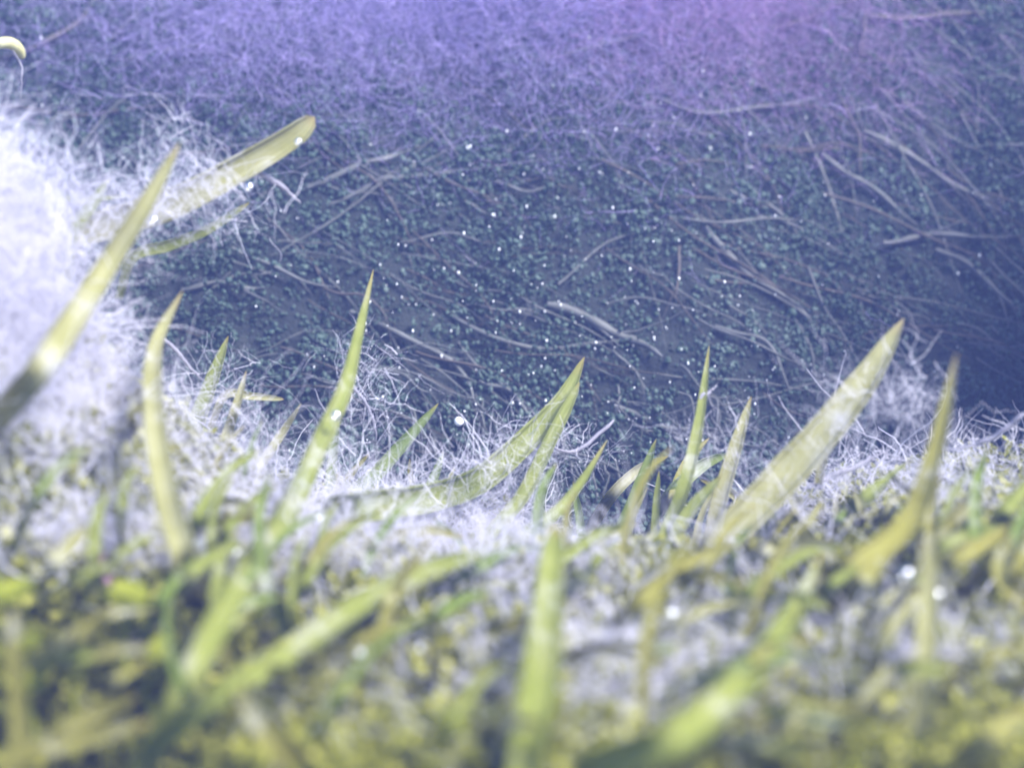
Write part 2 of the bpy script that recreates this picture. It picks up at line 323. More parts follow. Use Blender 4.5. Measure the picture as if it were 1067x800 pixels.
while nf < 285:                                    # the faint ones nobody can tell apart
    a, b = random.uniform(20, 1060), random.uniform(-10, 470)
    if b > 330 and a < 230: continue
    lean = 0.12 + 0.55 * (a / 1067) + random.gauss(0, 0.35); l = random.uniform(50, 230)
    if a < 260: lean -= 0.45
    if hit(a, b) < 15.6: continue
    c = random.uniform(-0.15, 0.45)
    pts = [(a, b), (a + l * 0.5 * math.cos(lean), b + l * 0.5 * math.sin(lean)), (a + l * 0.5 * math.cos(lean) + l * 0.5 * math.cos(lean + c), b + l * 0.5 * math.sin(lean) + l * 0.5 * math.sin(lean + c))]
    if any(hit(*q) < 15 for q in pts): continue
    stem(pts, random.uniform(1.4, 4.4), 'faint hair thin stem lying among the grains of the dark bank', random.choice(['stem', 'stem', 'brown']), 'faint thin stems on the bank', random.uniform(0.04, 0.2)); nf += 1
for i in range(40):                               # rootlets hanging at the foot of the bank
    a, b = random.uniform(380, 760), random.uniform(400, 500); l = random.uniform(18, 45)
    ang = 1.2 + random.gauss(0, 0.3)
    if hit(a, b) < 15 : continue
    stem([(a, b), (a + l * .5 * math.cos(ang - .4), b + l * .5 * math.sin(ang - .4)), (a + l * math.cos(ang), b + l * math.sin(ang))], random.uniform(2.0, 3.6), 'tiny drooping rootlet at the foot of the bank', 'stem', 'rootlets at the foot of the bank', 0.14)

# ------------------------------------------------------------------ grass blades
def blade_mesh(path, wid, face, fold=0.28, twist=0.0, blunt=0.0):
    n = len(path); T = np.gradient(path, axis=0); T /= np.linalg.norm(T, axis=1)[:, None]
    t = np.linspace(0, 1, n)
    prof = np.interp(t, [0, 0.1, 0.45, 0.75, 0.9, 0.97, 1], [0.72, 0.85, 1, 0.82, 0.5 + blunt * .3, 0.22 + blunt * .35, 0.03])
    V = []; cols = (-1, -0.55, 0, 0.55, 1)
    back = []
    for i in range(n):
        W = np.cross(T[i], face); W /= np.linalg.norm(W); Nn = np.cross(W, T[i])
        a = twist * (t[i] - 0.3); W2 = W * math.cos(a) + Nn * math.sin(a); N2 = -W * math.sin(a) + Nn * math.cos(a)
        h = wid * prof[i] / 2
        for c in cols: V.append(path[i] + W2 * c * h + N2 * (abs(c) * fold * 2 * h) * (1 if abs(c) < 1 else 0.92))
        for c in cols: back.append(path[i] + W2 * c * h * 0.94 + N2 * (abs(c) * fold * 2 * h - 0.16 * h * (1.25 - abs(c))))
    global LAST; LAST = (np.tile(np.array(cols), 2 * n), np.tile(np.repeat(t, 5), 2))
    m_ = n * 5; V = np.array(V + back); F = []
    for i in range(n - 1):
        for j in range(4):
            q = i * 5 + j; F.append((q, q + 1, q + 6, q + 5)); F.append((m_ + q, m_ + q + 5, m_ + q + 6, m_ + q + 1))
        for j in (0, 4):
            q = i * 5 + j; F.append((q, q + 5, m_ + q + 5, m_ + q) if j == 0 else (q, m_ + q, m_ + q + 5, q + 5))
    return V, np.array(F)
def blade_geo(pts, wpx, d0, dd, **kw):
    if d0 is None: d0 = hit(*pts[0]) - 0.05
    ln = np.cumsum([0] + [math.dist(pts[i], pts[i + 1]) for i in range(len(pts) - 1)]); ln = ln / ln[-1]
    p = [P(a, b, min(d0 + dd * t, hit(a, b) - 0.12 - 0.13 * min(hit(a, b), 15) * min(1, t * 6) - wpx / FPX * d0 * 0.4)) for (a, b), t in zip(pts, ln)]
    root = p[0] + (p[0] - p[1]) / np.linalg.norm(p[0] - p[1]) * 0.15 + np.array([0, 0.05, -0.3])
    path = catmull([root] + p, 12 + 8 * len(pts)); face = CAM - path.mean(0); face /= np.linalg.norm(face)
    face = face + np.array([random.gauss(0, .18), 0, random.gauss(0.15, .12)])
    return blade_mesh(path, wpx / FPX * (d0 + dd * 0.5) * 1.02, face, twist=random.gauss(0, 0.25), **kw)
BG = 'grass blades rising from the mossy mound'
def streaks(me):
    for nm, v in (('across', LAST[0] * random.choice((1, -1)) + random.random() * 9), ('along', LAST[1])):
        a = me.attributes.new(nm, 'FLOAT', 'POINT'); a.data.foreach_set('value', np.asarray(v, np.float32))
    return me
def blade(pts, wpx, d0, dd, mat, label, **kw):
    V, F = blade_geo(pts, wpx, d0, dd, **kw); c = V[2].copy()
    o = link(bpy.data.objects.new('grass_shoot', streaks(mesh('grass_shoot', V - c, F, M[mat])))); o.location = c
    return tag(o, label, 'grass shoot', BG)
def shoot(label, leaves):
    o = None
    for (pts, wpx, d0, dd, mat) in leaves:
        V, F = blade_geo(pts, wpx, d0, dd)
        if o is None:
            c = V[2].copy(); o = link(bpy.data.objects.new('grass_shoot', None)); o.location = c; o.empty_display_size = 0.2
            tag(o, label, 'grass shoot', BG)
        link(bpy.data.objects.new('leaf', streaks(mesh('leaf', V - c, F, M[mat]))), o)
blade([(30, 262), (110, 235), (180, 212), (250, 175), (300, 145), (328, 122)], 32, 13.2, 0.5, 'cream', 'thick cream coloured blade pointing up right from the white fuzzy mound', blunt=0.7)
blade([(-10, 450), (45, 380), (100, 295), (150, 215), (188, 148)], 25, 11.2, 0.6, 'cream', 'long blurred grey green blade leaning across the white fuzzy mound')
blade([(75, 245), (95, 215), (113, 187)], 13, 12.6, 0.2, 'lime', 'small pointed blade above the white mound near the left edge')
blade([(-12, 180), (30, 200), (80, 208), (142, 204)], 8, 12.6, 0.8, 'lime', 'thin level yellow green blade at the left edge')
blade([(138, 268), (175, 256), (215, 240), (260, 211)], 12, 14.0, 0.3, 'lime', 'thin lime blade below the thick cream blade', blunt=0.4)
blade([(205, 635), (190, 575), (172, 510), (160, 430), (162, 360), (190, 303)], 23, None, 1.6, 'cream', 'tall blurred upright blade bending at the right side of the white mound')
blade([(205, 445), (218, 405), (238, 350)], 17, 14.6, 0.2, 'lime', 'short broad pointed blade, left of two at the edge of the mound')
blade([(208, 505), (232, 465), (246, 425), (257, 386)], 12, 14.0, 0.3, 'cream', 'pale slim blade beside the short broad pointed one')
blade([(235, 412), (262, 413), (296, 416)], 9, 14.6, 0.2, 'cream', 'short level cream blade tip pointing right', blunt=0.4)
blade([(255, 515), (285, 465), (314, 420)], 11, 14.3, 0.3, 'cream', 'slim slanting pale blade left of the tall thin shoot')
shoot('tall thin shoot with a bright tip and a broad blurred base crossing the lower left', [
    ([(150, 800), (205, 690), (250, 605), (300, 530), (335, 455), (358, 405), (372, 350), (389, 281)], 24, 8.8, 5.6, 'lime'),
    ([(343, 520), (347, 470), (354, 405)], 11, 14.3, 0.1, 'green')])
blade([(345, 530), (385, 500), (420, 462), (457, 420)], 16, 14.4, 0.5, 'green', 'straight green blade slanting up right, left of the forked shoot')
blade([(447, 512), (454, 492), (462, 470)], 10, 14.8, 0.1, 'green', 'tiny green blade tip standing behind the forked shoot')
blade([(431, 512), (428, 495), (427, 478)], 7, 14.8, 0.1, 'olive', 'tiny dull blade tip left of the tiny green one')
blade([(466, 512), (469, 498), (474, 486)], 6, 14.8, 0.1, 'cream', 'smallest pale blade tip right of the tiny green one')
shoot('large forked shoot lying to the left and pointing up right in the centre', [
    ([(325, 540), (380, 528), (440, 520), (495, 503), (545, 462), (585, 418), (609, 372)], 30, 13.6, 1.2, 'lime'),
    ([(505, 565), (545, 515), (575, 455), (592, 422), (604, 398)], 15, 13.9, 0.7, 'lime')])
blade([(140, 805), (215, 735), (290, 688), (380, 628), (440, 598), (520, 572), (575, 538), (605, 503), (633, 458)], 20, 8.9, 5.4, 'lime', 'longest blade sweeping from the bottom left to a tip right of centre')
blade([(645, 565), (662, 520), (684, 457)], 16, 14.6, 0.2, 'green', 'short green blade with a pointed tip beside the dark gap')
blade([(545, 810), (560, 720), (568, 640), (573, 590), (580, 548)], 34, 9.4, 1.0, 'lime', 'wide blurred upright blade at the bottom centre', blunt=0.5)
blade([(580, 625), (612, 598), (642, 570)], 20, 12.8, 0.5, 'lime', 'short lime blade to the right of the wide blurred one', blunt=0.5)
blade([(675, 665), (690, 570), (713, 505), (728, 440), (739, 360)], 15, 12.6, 1.6, 'lime', 'tallest upright blade right of centre')
blade([(745, 540), (762, 480), (783, 413)], 17, 13.8, 0.4, 'cream', 'upright pale blade next to the tallest one')
blade([(755, 565), (810, 505), (860, 450), (905, 392), (942, 332)], 38, 12.3, 0.6, 'cream', 'big pale banded blade leaning right with a yellow tip')
blade([(862, 450), (873, 425), (888, 392)], 12, 13.4, 0.2, 'cream', 'little pointed blade behind the big pale banded one')
blade([(868, 548), (905, 518), (950, 479)], 18, 12.8, 0.3, 'lime', 'curved yellow blade under the big pale banded one')
blade([(840, 618), (890, 590), (945, 545), (972, 480), (997, 368)], 26, 10.4, 0.4, 'yellow', 'tall blurred yellowish blade standing at the right')
blade([(1006, 552), (1013, 525), (1022, 497)], 22, 11.6, 0.1, 'cream', 'stubby triangular blade tip near the right edge')
blade([(1025, 562), (1048, 530), (1075, 495)], 22, 11.4, 0.2, 'lime', 'blade cut by the right edge beside the stubby tip')
blade([(950, 618), (1000, 582), (1066, 542)], 20, 10.6, 0.6, 'yellow', 'yellow blade slanting up to the right edge')
blade([(920, 578), (965, 568), (1015, 562)], 15, 11.4, 0.3, 'yellow', 'level yellow blade under the tall yellowish one')
blade([(600, 812), (700, 772), (775, 712), (825, 645), (857, 577)], 32, 8.6, 1.6, 'lime', 'wide blurred blade curving up right at the lower right')
blade([(958, 775), (966, 690), (968, 620), (962, 560)], 24, 8.4, 0.6, 'cream', 'faint wide upright blade at the right, strongly blurred')
blade([(24, 790), (17, 715), (14, 635)], 19, 8.0, 0.3, 'olive', 'upright olive stalk at the lower left edge', blunt=0.6)
blade([(10, 790), (80, 772), (158, 752)], 22, 7.9, 0.7, 'olive', 'level olive blade at the bottom left corner', blunt=0.6)
blade([(66, 765), (100, 742), (142, 725)], 20, 8.3, 0.3, 'olive', 'short olive blade above the level one at bottom left', blunt=0.6)
blade([(320, 812), (268, 748), (228, 668)], 24, 8.8, 0.6, 'olive', 'blurred olive blade leaning left across the long stems at the bottom', blunt=0.4)
blade([(195, 552), (230, 545), (268, 538)], 15, 12.2, 0.4, 'olive', 'short level olive blade by the bubbles at left', blunt=0.4)
blade([(456, 720), (455, 680), (452, 640)], 15, 10.6, 0.2, 'olive', 'dull olive stub standing in the fuzz at lower centre', blunt=0.6)
blade([(470, 675), (520, 655), (560, 648)], 14, 11.0, 0.3, 'olive', 'thin olive blade touching the wide upright one at left', blunt=0.4)
blade([(760, 590), (810, 572), (870, 565)], 20, 11.6, 0.4, 'cream', 'level cream blade under the base of the big pale one', blunt=0.4)
blade([(1075, 640), (1045, 600), (1052, 555)], 22, 10.0, 0.2, 'yellow', 'bent yellow blade low at the right edge')
blade([(1000, 800), (1030, 770), (1072, 740)], 26, 8.4, 0.3, 'yellow', 'broad yellow blade in the bottom right corner', blunt=0.5)
blade([(870, 640), (900, 610), (930, 575)], 22, 10.6, 0.2, 'yellow', 'yellow blade at the foot of the tall yellowish one', blunt=0.4)
blade([(135, 450), (140, 425), (152, 400)], 16, 13.4, 0.1, 'olive', 'small olive blade between the two tall blurred blades at left')
blade([(835, 545), (822, 500), (832, 470)], 12, 13.2, 0.2, 'cream', 'pale stub in front of the base of the big banded blade')
blade([(705, 560), (722, 530), (752, 495)], 16, 13.2, 0.3, 'lime', 'lime blade crossing behind the tallest upright one')
blade([(795, 545), (800, 520), (812, 488)], 12, 13.6, 0.2, 'lime', 'thin lime tip left of the big pale banded blade')

for k in range(46):                              # small tips along the crest, alike
    a = random.choice([random.uniform(200, 700), random.uniform(640, 1067), random.uniform(760, 1067)]); c = np.interp(a, [200, 400, 600, 750, 900, 1067], [500, 540, 580, 560, 545, 550]) + random.uniform(-15, 40); l = random.uniform(25, 75); le = random.gauss(0.3, .4)
    blade([(a, c), (a + l * .5 * math.sin(le), c - l * .5 * math.cos(le)), (a + l * math.sin(le * 1.5), c - l * math.cos(le * 1.5))], random.uniform(5, 11), min(hit(a, c), 14.6) - .1, .15, random.choice(['lime', 'green', 'cream', 'olive', 'yellow']), 'small thin blade tip among the bases of the larger blades')
for k in range(24):                              # thin blades lying across the near moss, alike
    a = random.uniform(0, 1067); c = random.uniform(610, 810); l = random.uniform(50, 150); le = random.gauss(0.75, .45)
    blade([(a, c), (a + l * .5 * math.sin(le), c - l * .5 * math.cos(le)), (a + l * math.sin(le + .3), c - l * math.cos(le + .3))], random.uniform(9, 17), hit(a, c) - .15, .4, random.choice(['lime', 'yellow', 'olive', 'olive', 'green']), 'thin blurred blade lying low across the near moss', blunt=.3)

for k in range(64):                              # slender blades rising through the moss, alike
    a = random.choice([random.uniform(0, 380), random.uniform(560, 1067), random.uniform(0, 1067)]); c = random.uniform(560, 800); l = random.uniform(100, 230) * (0.6 + 0.5 * (c - 560) / 240); le = random.gauss(0.45, .45)
    blade([(a, c), (a + l * .4 * math.sin(le), c - l * .4 * math.cos(le)), (a + l * .75 * math.sin(le + .12), c - l * .75 * math.cos(le + .12)), (a + l * math.sin(le + .25), c - l * math.cos(le + .25))], random.uniform(8, 15), hit(a, c) - .2, .5, random.choice(['lime', 'lime', 'yellow', 'lime', 'green', 'cream']), 'slender blade rising slantwise through the blurred moss')

# pale roots, petal and the curl at the corner
def root_thing(pts, wpx, d0, dd, mat, label, name='pale_root', cat='root', group=None, taper=0.6):
    p = [P(a, b, d0 + dd * i / (len(pts) - 1)) for i, (a, b) in enumerate(pts)]
    path = catmull(p, 7 * len(pts)); n = len(path)
    if name == 'pale_root': wpx *= .62; taper = min(taper, .4); path = path + np.cumsum(rng.normal(0, .005, (n, 3)), 0)
    V, F = tube(path, wpx / 2 / FPX * d0 * np.interp(np.linspace(0, 1, n), [0, .08, .5, .92, 1], [.5, .95, 1, taper, .12]), 8); c = path[0]
    o = link(bpy.data.objects.new(name, mesh(name, V - c, F, M[mat]))); o.location = c
    return tag(o, label, cat, group)
RG = 'pale roots among the blades'
root_thing([(262, 176), (285, 193), (311, 213)], 12, 13.7, 0.2, 'pale', 'lilac white stick under the thick cream blade', group=RG, taper=1.0)
root_thing([(172, 352), (190, 372), (212, 395)], 7, 14.2, 0.2, 'pale', 'thin white root slanting down right above the pointed blades', group=RG)
root_thing([(358, 748), (380, 765), (412, 776)], 12, 10.2, 0.1, 'pale', 'curved white root lying at the bottom left of centre', group=RG, taper=1.0)
root_thing([(640, 437), (600, 470), (565, 462)], 7, 14.6, -0.2, 'pale', 'white root strand between the forked shoot and the next tip', group=RG)
root_thing([(365, 400), (385, 425), (390, 458)], 6, 14.5, 0.1, 'pale', 'white rootlet falling from the tall thin shoot', group=RG)
root_thing([(728, 415), (738, 408), (750, 400)], 7, 13.9, 0.1, 'pale', 'tiny white stub on the tallest upright blade', group=RG, taper=1.0)
root_thing([(925, 688), (955, 680), (1000, 684)], 26, 8.8, 0.1, 'pale', 'thick blurred lilac root at the lower right', group=RG)
root_thing([(895, 720), (930, 708), (962, 692)], 22, 8.8, 0.1, 'pale', 'blurred lilac root left of the thick one at lower right', group=RG)
root_thing([(760, 770), (772, 745), (776, 728)], 18, 8.8, 0.1, 'pale', 'short upright white root at the bottom right of centre', group=RG)
root_thing([(585, 725), (640, 715), (690, 700)], 26, 9.3, 0.1, 'pale', 'thick blurred white root beside the wide upright blade', group=RG)
root_thing([(500, 790), (530, 760), (540, 730)], 28, 8.9, 0.1, 'pale', 'blurred white root leaning on the wide upright blade at the bottom', group=RG)
root_thing([(845, 505), (880, 490), (925, 465)], 9, 13.6, 0.2, 'pale', 'lilac root strand behind the curved yellow blade', group=RG)
root_thing([(1067, 430), (1030, 455), (985, 470)], 10, 13.2, 0.2, 'pale', 'lilac root strand before the dark hollow at right', group=RG)
root_thing([(-5, 46), (10, 45), (20, 52), (24, 62)], 13, 14.0, 0.2, 'curl', 'small curled cream leaf tip at the upper left edge', 'curled_leaf', 'leaf')
root_thing([(14, 52), (20, 70), (22, 102)], 4, 14.0, 0.2, 'pale', 'white thread hanging from the curled leaf tip', group=RG)

def leaf_shape(l, wd, cup=0.25, n=6):
    V = []; 
    t = np.linspace(0, 1, n); pr = np.sin(np.pi * np.clip(t * 0.93 + 0.05, 0, 1)) ** 0.8
    for i in range(n):
        for c in (-1, 0, 1): V.append((c * wd / 2 * pr[i], l * t[i], abs(c) * cup * wd * pr[i] * 0.6 + 0.35 * l * t[i] ** 2 * cup))
    F = [(i * 3 + j, i * 3 + j + 1, i * 3 + j + 4, i * 3 + j + 3) for i in range(n - 1) for j in range(2)]
    return np.array(V), np.array(F)
def orient(V, yaw, pitch, pos, roll=0):
    R = np.array(Matrix.Rotation(yaw, 3, 'Z') @ Matrix.Rotation(pitch, 3, 'X') @ Matrix.Rotation(roll, 3, 'Y'))
    return V @ R.T + np.asarray(pos)
V, F = leaf_shape(0.22, 0.13)
o = link(bpy.data.objects.new('pink_petal', mesh('pink_petal', V, F, M['pink']))); o.location = P(108, 612, hit(108, 612) - 0.25); o.rotation_euler = (0.9, 0.3, 0.6)
tag(o, 'small pink petal caught in the fuzz at lower left', 'petal')

# ------------------------------------------------------------------ seedlings with separate leaves (lower left hollow)
def seedling(px, py, d, hgt, lw, label, nl=3):
    base = P(px, py, d); o = link(bpy.data.objects.new('seedling', None)); o.location = base - np.array([0, 0, hgt]); o.empty_display_size = 0.1
    tag(o, label, 'seedling', 'seedlings round the dark hollow')
    top = np.array([random.gauss(0, .03), 0, hgt]); path = catmull([(0, 0, -0.05), (random.gauss(0, .04), 0.02, hgt * .5), top], 8)
    V, F = tube(path, np.linspace(lw * .13, lw * .09, 8), 6); link(bpy.data.objects.new('stem', mesh('stem', V, F, M['moss'], True, np.full(len(V), .5))), o)
    a0 = random.uniform(0, 6.28)
    for k in range(nl):
        V, F = leaf_shape(lw * 1.15, lw, 0.3); V = orient(V, a0 + k * 6.28 / nl + random.gauss(0, .2), random.uniform(0.1, 0.7), top)
        link(bpy.data.objects.new('leaf', mesh('leaf', V, F, M['moss'], True, np.full(len(V), random.uniform(.1, .5)))), o)
seedling(130, 640, 9.6, 0.35, 0.24, 'seedling with the largest pale round leaves above the dark hollow')
seedling(76, 712, 9.4, 0.2, 0.13, 'small yellow seedling low in the dark hollow')
seedling(36, 722, 9.2, 0.25, 0.14, 'yellow seedling beside the upright olive stalk, low')
seedling(30, 678, 9.2, 0.3, 0.11, 'little seedling half way up beside the upright olive stalk')
seedling(8, 628, 9.4, 0.35, 0.2, 'bright green seedling at the left edge above the olive stalk')
seedling(160, 692, 9.5, 0.3, 0.2, 'seedling to the right of the dark hollow, by the long crossing stems')
seedling(262, 650, 10.2, 0.2, 0.12, 'small bright seedling between the crossing long blades')
seedling(150, 655, 10.4, 0.2, 0.11, 'small seedling right behind the large leaved one')

# ------------------------------------------------------------------ moss
def sprig_geo(sc):
    A = Many(); hgt = sc * random.uniform(1.6, 3.2); lean = (random.gauss(0, .35) * hgt, random.gauss(0, .35) * hgt)
    nl = random.randint(9, 15)
    for k in range(nl):
        t = 0.15 + 0.85 * k / nl
        V, F = leaf_shape(sc * random.uniform(.7, 1.15), sc * random.uniform(.5, .85), random.uniform(.1, .5), 5)
        A.add(orient(V, k * 2.4 + random.gauss(0, .3), random.uniform(0.0, 1.1), (lean[0] * t, lean[1] * t, hgt * t), random.gauss(0, .3)), F, min(1, max(0, random.gauss(0.35 + 0.3 * t, .18))))
    path = catmull([(0, 0, -0.1), (lean[0] * .5, lean[1] * .4, hgt * .5), (*lean, hgt)], 6); ts = tube(path, np.full(6, sc * .06), 5)
    return A, ts
variants = []
for k in range(9):
    A, (V, F) = sprig_geo(0.105); variants.append((A.mesh('foliage', M['moss']), mesh('stem', V, F, M['moss'], True, np.full(len(V), .3))))
def dens(px, py):                       # how mossy the mound is at a place of the photograph
    return 1.0 - 0.8 * math.exp(-((px - 90) / 75) ** 2 - ((py - 675) / 45) ** 2) - 0.55 * math.exp(-((px - 420) / 130) ** 2 - ((py - 590) / 50) ** 2) - 0.6 * math.exp(-((px - 620) / 90) ** 2 - ((py - 690) / 60) ** 2) - 0.75 * math.exp(-((px - 60) / 140) ** 2 - ((py - 330) / 110) ** 2)
def mound_pixel():
    while True:
        a = random.uniform(-30, 1097); b = random.uniform(270, 830)
        crest = np.interp(a, [0, 150, 250, 400, 600, 700, 800, 900, 1067], [300, 360, 440, 480, 520, 500, 480, 480, 480])
        if b < crest or random.random() > max(0.03, dens(a, b)): continue
        d = hit(a, b)
        if d < 14.9: return a, b, d
made = 0
while made < 300:
    a, b, d = mound_pixel()
    if random.random() > (b / 800) ** 1.5: continue
    p = P(a, b, d); fm, sm = variants[made % 9]
    o = link(bpy.data.objects.new('moss_sprig', None)); o.location = p - np.array([0, 0, .06]); o.rotation_euler = (random.gauss(0, .25), random.gauss(0, .25), random.uniform(0, 6.28))
    s = random.uniform(.5, 1.05); o.scale = (s, s, s); o.empty_display_size = 0.1
    tag(o, 'yellow green leafy moss sprig growing on the near mound', 'moss sprig', 'moss sprigs on the near mound')
    f = link(bpy.data.objects.new('foliage', fm), o); f['kind'] = 'stuff'; link(bpy.data.objects.new('stem', sm), o); made += 1
A = Many(); packs = []
for k in range(24):
    B, _ = sprig_geo(random.uniform(.045, .08)); packs.append((np.vstack(B.V), np.vstack(B.F), np.concatenate(B.A)))
for k in range(8500):
    a, b, d = mound_pixel(); V, F, q = packs[k % 24]
    A.V.append(orient(V * random.uniform(.8, 1.2), random.uniform(0, 6.28), random.gauss(0, .3), P(a, b, d))); A.F.append(F + A.n); A.A.append(np.clip(q + random.gauss(0, .1), 0, 1)); A.n += len(V)
o = link(bpy.data.objects.new('moss_carpet', A.mesh('moss_carpet', M['mosslow']))); tag(o, 'low olive moss carpet between the sprigs on the near mound', 'moss', kind='stuff')

# ------------------------------------------------------------------ white filaments
def filaments(name, spec, mat, label, cat):
    Vs, Fs, As = [], [], []; n0 = 0
    for (cx, cyy, rx, ry, cnt, ln, rad, lift, *at) in spec:
        px = rng.normal(cx, rx, cnt); py = rng.normal(cyy, ry, cnt); pos, dep = hits_map(px, py)
        if at: pos = np.array([P(u, v, at[0]) for u, v in zip(px, py)]) + rng.normal(0, .12, (cnt, 3)); dep = np.full(cnt, 14.0)
        ok = (dep < 14.9) & ~((px > 585) & (px < 665) & (py > 480) & (py < 565)) | (mat != 'fuzz'); pos = pos[ok]; cnt = len(pos)
        pos = pos - FWD[None] * rng.random(cnt)[:, None] * lift * 0.4; pos[:, 2] += rng.random(cnt) ** 1.4 * lift
        seg = 7; L0 = ln * rng.uniform(.4, 1.4, cnt) / (seg - 1)
        d = rng.normal(size=(cnt, 3)); d[:, 2] += 0.25; d /= np.linalg.norm(d, axis=1)[:, None]
        path = [pos]
        for k in range(seg - 1):
            d = d + rng.normal(0, .24, (cnt, 3)); d /= np.linalg.norm(d, axis=1)[:, None]; path.append(path[-1] + d * L0[:, None])
        path = np.stack(path, 1); r = rad * np.exp(rng.normal(0, .4, cnt))
        u = np.cross(path[:, -1] - path[:, 0], [0.3, 0.5, 0.81]); u /= np.linalg.norm(u, axis=1)[:, None] + 1e-9
        v = np.cross(path[:, -1] - path[:, 0], u); v /= np.linalg.norm(v, axis=1)[:, None] + 1e-9
        ring = []
        tp = np.linspace(1, .45, seg)
        for j in range(3):
            an = j * 2.0944; ring.append(path + (u * math.cos(an) + v * math.sin(an))[:, None] * r[:, None, None] * tp[None, :, None])
        VV = np.stack(ring, 2).reshape(-1, 3)
        b = (np.arange(cnt) * seg * 3)[:, None, None] + np.arange(seg - 1)[None, :, None] * 3
        for j in range(3):
            k = (j + 1) % 3; Fs.append((np.stack([b + j, b + k, b + 3 + k, b + 3 + j], -1)).reshape(-1, 4) + n0)
        Vs.append(VV); n0 += len(VV)
    o = link(bpy.data.objects.new(name, mesh(name, np.vstack(Vs), np.vstack(Fs), M[mat])))
    return tag(o, label, cat, kind='stuff')
filaments('white_fuzz', [
    (10, 290, 70, 60, 6120, .6, 0.0025, 1.1), (110, 310, 60, 55, 3400, .6, 0.0025, .9), (60, 430, 70, 50, 2890, .4, 0.0026, .5),
    (40, 330, 80, 80, 595, .9, 0.0040, 1.0)], 'fuzz', 'dense white fuzz wrapping the left mound', 'fuzz')
filaments('cobweb_fuzz', [
    (430, 560, 100, 28, 4408, 0.32, 0.0022, .4), (300, 580, 60, 30, 1025, 0.32, 0.0026, .4), (550, 600, 60, 30, 1320, 0.28, 0.0026, .35),
    (650, 715, 95, 48, 850, 0.32, 0.0033, .4), (720, 560, 60, 25, 1320, 0.32, 0.0026, .4), (830, 530, 70, 25, 1174, 0.32, 0.0026, .4),
    (260, 470, 45, 30, 1468, 0.32, 0.0018, .4), (380, 440, 18, 30, 469, 0.32, 0.0018, .6), (620, 500, 40, 30, 880, 0.32, 0.0018, .5),
    (110, 590, 70, 20, 880, 0.32, 0.0029, .35), (960, 690, 80, 45, 600, 0.32, 0.0033, .35), (800, 690, 100, 55, 450, 0.32, 0.0029, .3), (430, 720, 130, 55, 600, 0.28, 0.0029, .3),
    (430, 565, 130, 35, 476, .7, 0.0034, .6), (250, 500, 60, 50, 266, .7, 0.0033, .7), (760, 530, 140, 35, 385, .7, 0.0034, .6), (600, 520, 60, 30, 207, .6, 0.0033, .5), (730, 460, 40, 25, 734, 0.32, 0.0018, .6), (980, 520, 60, 25, 1025, 0.32, 0.0022, .4)], 'fuzz', 'thin white cobweb like fuzz between the grass bases', 'fuzz')
filaments('clinging_fuzz', [
    (110, 240, 30, 12, 265, 0.36, 0.0019, .2, 12.9), (185, 212, 28, 12, 306, 0.36, 0.0018, .2, 13.2), (232, 228, 14, 14, 163, 0.32, 0.0018, .3, 13.8), (185, 175, 8, 22, 91, 0.32, 0.0017, .2, 13.2),
    (45, 225, 30, 20, 265, 0.40, 0.0018, .3, 12.8), (372, 398, 8, 14, 71, 0.28, 0.0017, .2, 14.4), (388, 432, 9, 20, 112, 0.28, 0.0017, .2, 14.5), (345, 470, 10, 20, 81, 0.28, 0.0018, .2, 13.6),
    (500, 508, 22, 9, 272, .35, 0.0018, .15, 14.3), (545, 480, 14, 12, 187, .35, 0.0018, .15, 14.5), (600, 470, 18, 7, 91, 0.28, 0.0017, .1, 14.6), (875, 432, 14, 18, 153, 0.24, 0.0018, .1, 12.6), (815, 505, 14, 16, 132, 0.28, 0.0018, .1, 12.6),
    (720, 480, 8, 18, 71, 0.28, 0.0017, .1, 13.8), (768, 470, 8, 14, 61, 0.28, 0.0017, .1, 13.9), (942, 420, 18, 7, 153, 0.32, 0.0018, .1, 12.8), (232, 425, 12, 20, 132, 0.32, 0.0017, .2, 14.4), (285, 470, 10, 18, 81, 0.28, 0.0017, .2, 14.3), (975, 500, 10, 20, 81, 0.28, 0.0018, .1, 10.9)],
    'fuzz', 'white cobweb fuzz clinging to the grass blades', 'fuzz')
filaments('violet_glow_threads', [
    (470, 20, 150, 42, 10500, 0.45, 0.0014, 1.6), (600, 10, 90, 32, 3500, 0.45, 0.0014, 1.6), (480, 95, 190, 50, 4900, 0.38, 0.0013, .9), (230, 50, 130, 50, 4200, 0.45, 0.0014, 1.0), (700, 150, 160, 60, 700, 0.45, 0.0013, .5)], 'veil', 'violet glow along the top of the bank, imitated by added fine threads', 'algae')  # coloured threads added to imitate the violet glow at the top
filaments('rosy_glow_threads', [(740, 10, 80, 30, 8400, 0.45, 0.0014, 1.6), (760, 80, 100, 40, 3080, 0.38, 0.0013, .9), (900, 90, 90, 60, 1260, 0.38, 0.0013, .7)], 'rosy', 'pinkish glow at the top right of the bank, imitated by added fine threads', 'algae')  # rosy threads added in place of the magenta glow of light there

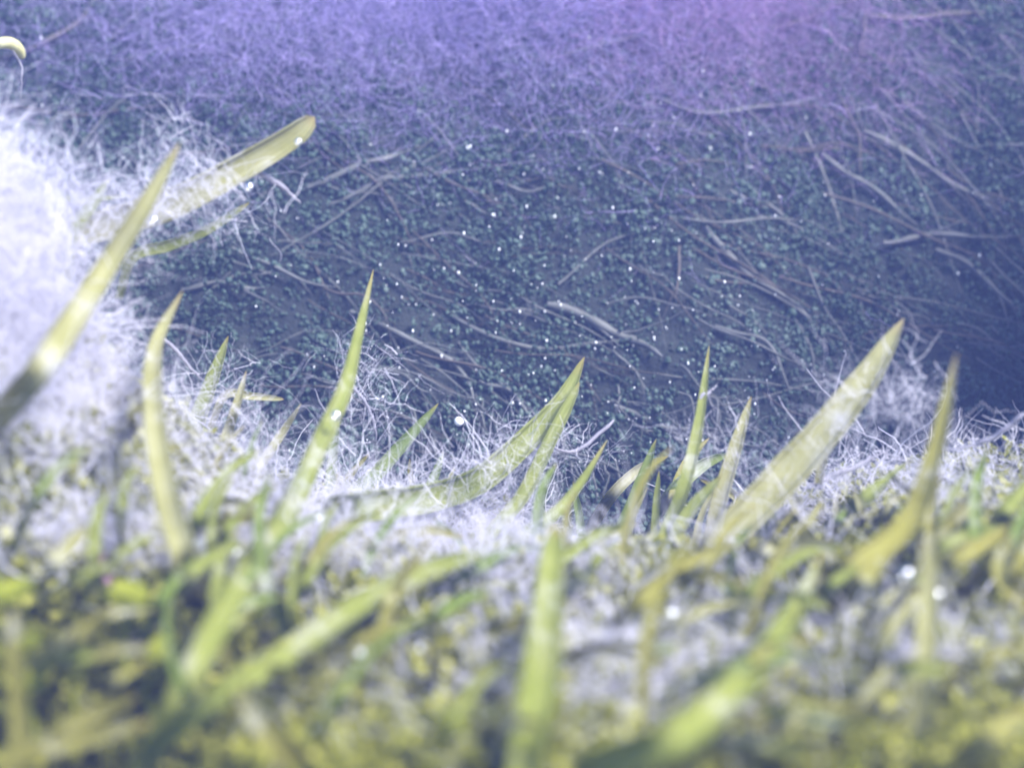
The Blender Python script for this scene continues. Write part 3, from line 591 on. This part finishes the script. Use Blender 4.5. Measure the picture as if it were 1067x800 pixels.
# ------------------------------------------------------------------ bubbles
def sphere(mat, seg=12, rings=8):
    V = [(0, 0, 1)]; F = []
    for i in range(1, rings):
        for j in range(seg):
            a = math.pi * i / rings; b = 2 * math.pi * j / seg; V.append((math.sin(a) * math.cos(b), math.sin(a) * math.sin(b), math.cos(a)))
    V.append((0, 0, -1)); e = len(V) - 1
    for j in range(seg):
        k = (j + 1) % seg; F.append((0, 1 + j, 1 + k, 1 + k)); F.append((e, e - seg + k, e - seg + j, e - seg + j))
        for i in range(rings - 2): q = 1 + i * seg; F.append((q + j, q + seg + j, q + seg + k, q + k))
    me = bpy.data.meshes.new('air_bubble'); me.from_pydata(V, [], [tuple(dict.fromkeys(f)) for f in F])
    for p in me.polygons: p.use_smooth = True
    me.materials.append(M[mat]); return me
bm_ = sphere('bubble'); tiny_ = sphere('glint', 8, 6)
def bubble(px, py, d, rpx, label, group, sz=1.0):
    o = link(bpy.data.objects.new('air_bubble', tiny_ if rpx < 3 or label.startswith(('bright', 'white', 'small bright')) else bm_)); o.location = P(px, py, d); r = rpx / FPX * d; o.scale = (r, r, r * sz)
    return tag(o, label, 'bubble', group)
BB = 'larger bubbles clinging to the plants'
for a in [
    (350, 433, 12.6, 6, 'round bubble on the tall thin shoot where it widens'), (208, 567, 10.6, 6, 'bright bubble ring left of the crossing blades'),
    (246, 576, 10.4, 5, 'bubble ring right of the bright one near the crossing blades'), (331, 540, 11.8, 6, 'white bubble at the root of the forked shoot'),
    (700, 639, 9.8, 4.5, 'brightest bubble, alone in the lower right middle'), (976, 620, 9.6, 8, 'larger faint bubble at the right under the yellow blades'),
    (944, 598, 9.8, 8, 'faint bubble ring left of the larger faint one'), (968, 600, 10, 4, 'small bright bubble just above the larger faint one'),
    (478, 439, 14.6, 5, 'white floating bubble in front of the middle of the bank'), (311, 148, 13.0, 4, 'tiny bubble under the tip of the thick cream blade'),
    (260, 195, 13.0, 5, 'bubble at the lower edge of the thick cream blade'), (160, 230, 12.6, 5, 'bubble at the base of the thick cream blade'),
    (375, 680, 10, 4, 'white bubble low at left of centre'), (437, 675, 10, 3.2, 'white bubble right of the one low at left of centre'),
    (733, 688, 9.4, 6, 'bubble below and right of the brightest one'), (385, 567, 13.4, 4, 'small bubble in the cobweb fuzz left of centre')]:
    a = list(a); a[2] = min(a[2], hit(a[0], a[1]) - 0.55); bubble(*a, BB)
spec = [(402, 166), (408, 165), (467, 150), (487, 154), (528, 137), (578, 226), (642, 135), (688, 108), (740, 155), (700, 240), (840, 123), (858, 190), (863, 254), (812, 205), (960, 203), (984, 243), (628, 42), (784, 17), (576, 90), (730, 100), (482, 314), (496, 303), (514, 314), (582, 314), (621, 357), (631, 372), (658, 293), (682, 354), (680, 346), (661, 404), (673, 428), (655, 437), (650, 470), (755, 294), (769, 318), (808, 307), (846, 386), (880, 366), (776, 407), (400, 290), (396, 276), (342, 172), (44, 110), (52, 100), (43, 40), (128, 165), (289, 20), (430, 345), (470, 345), (560, 300), (610, 270), (645, 480), (658, 472), (686, 480), (450, 250), (415, 255), (520, 260), (600, 240)]
while len(spec) < 290:
    a = random.gauss(560, 190); b = random.gauss(330, 110)
    if 260 < a < 1050 and 5 < b < 500: spec.append((a, b))
for a, b in spec:
    d = hit(a, b)
    if d < 15: continue
    bubble(a, b, d - random.uniform(.12, .8), random.choice([.5, .55, .6, .65, .7, .8, .9, 1.2]), 'tiny bright bubble glinting in front of the dark bank', 'tiny bubbles with painted glints', 1.5)
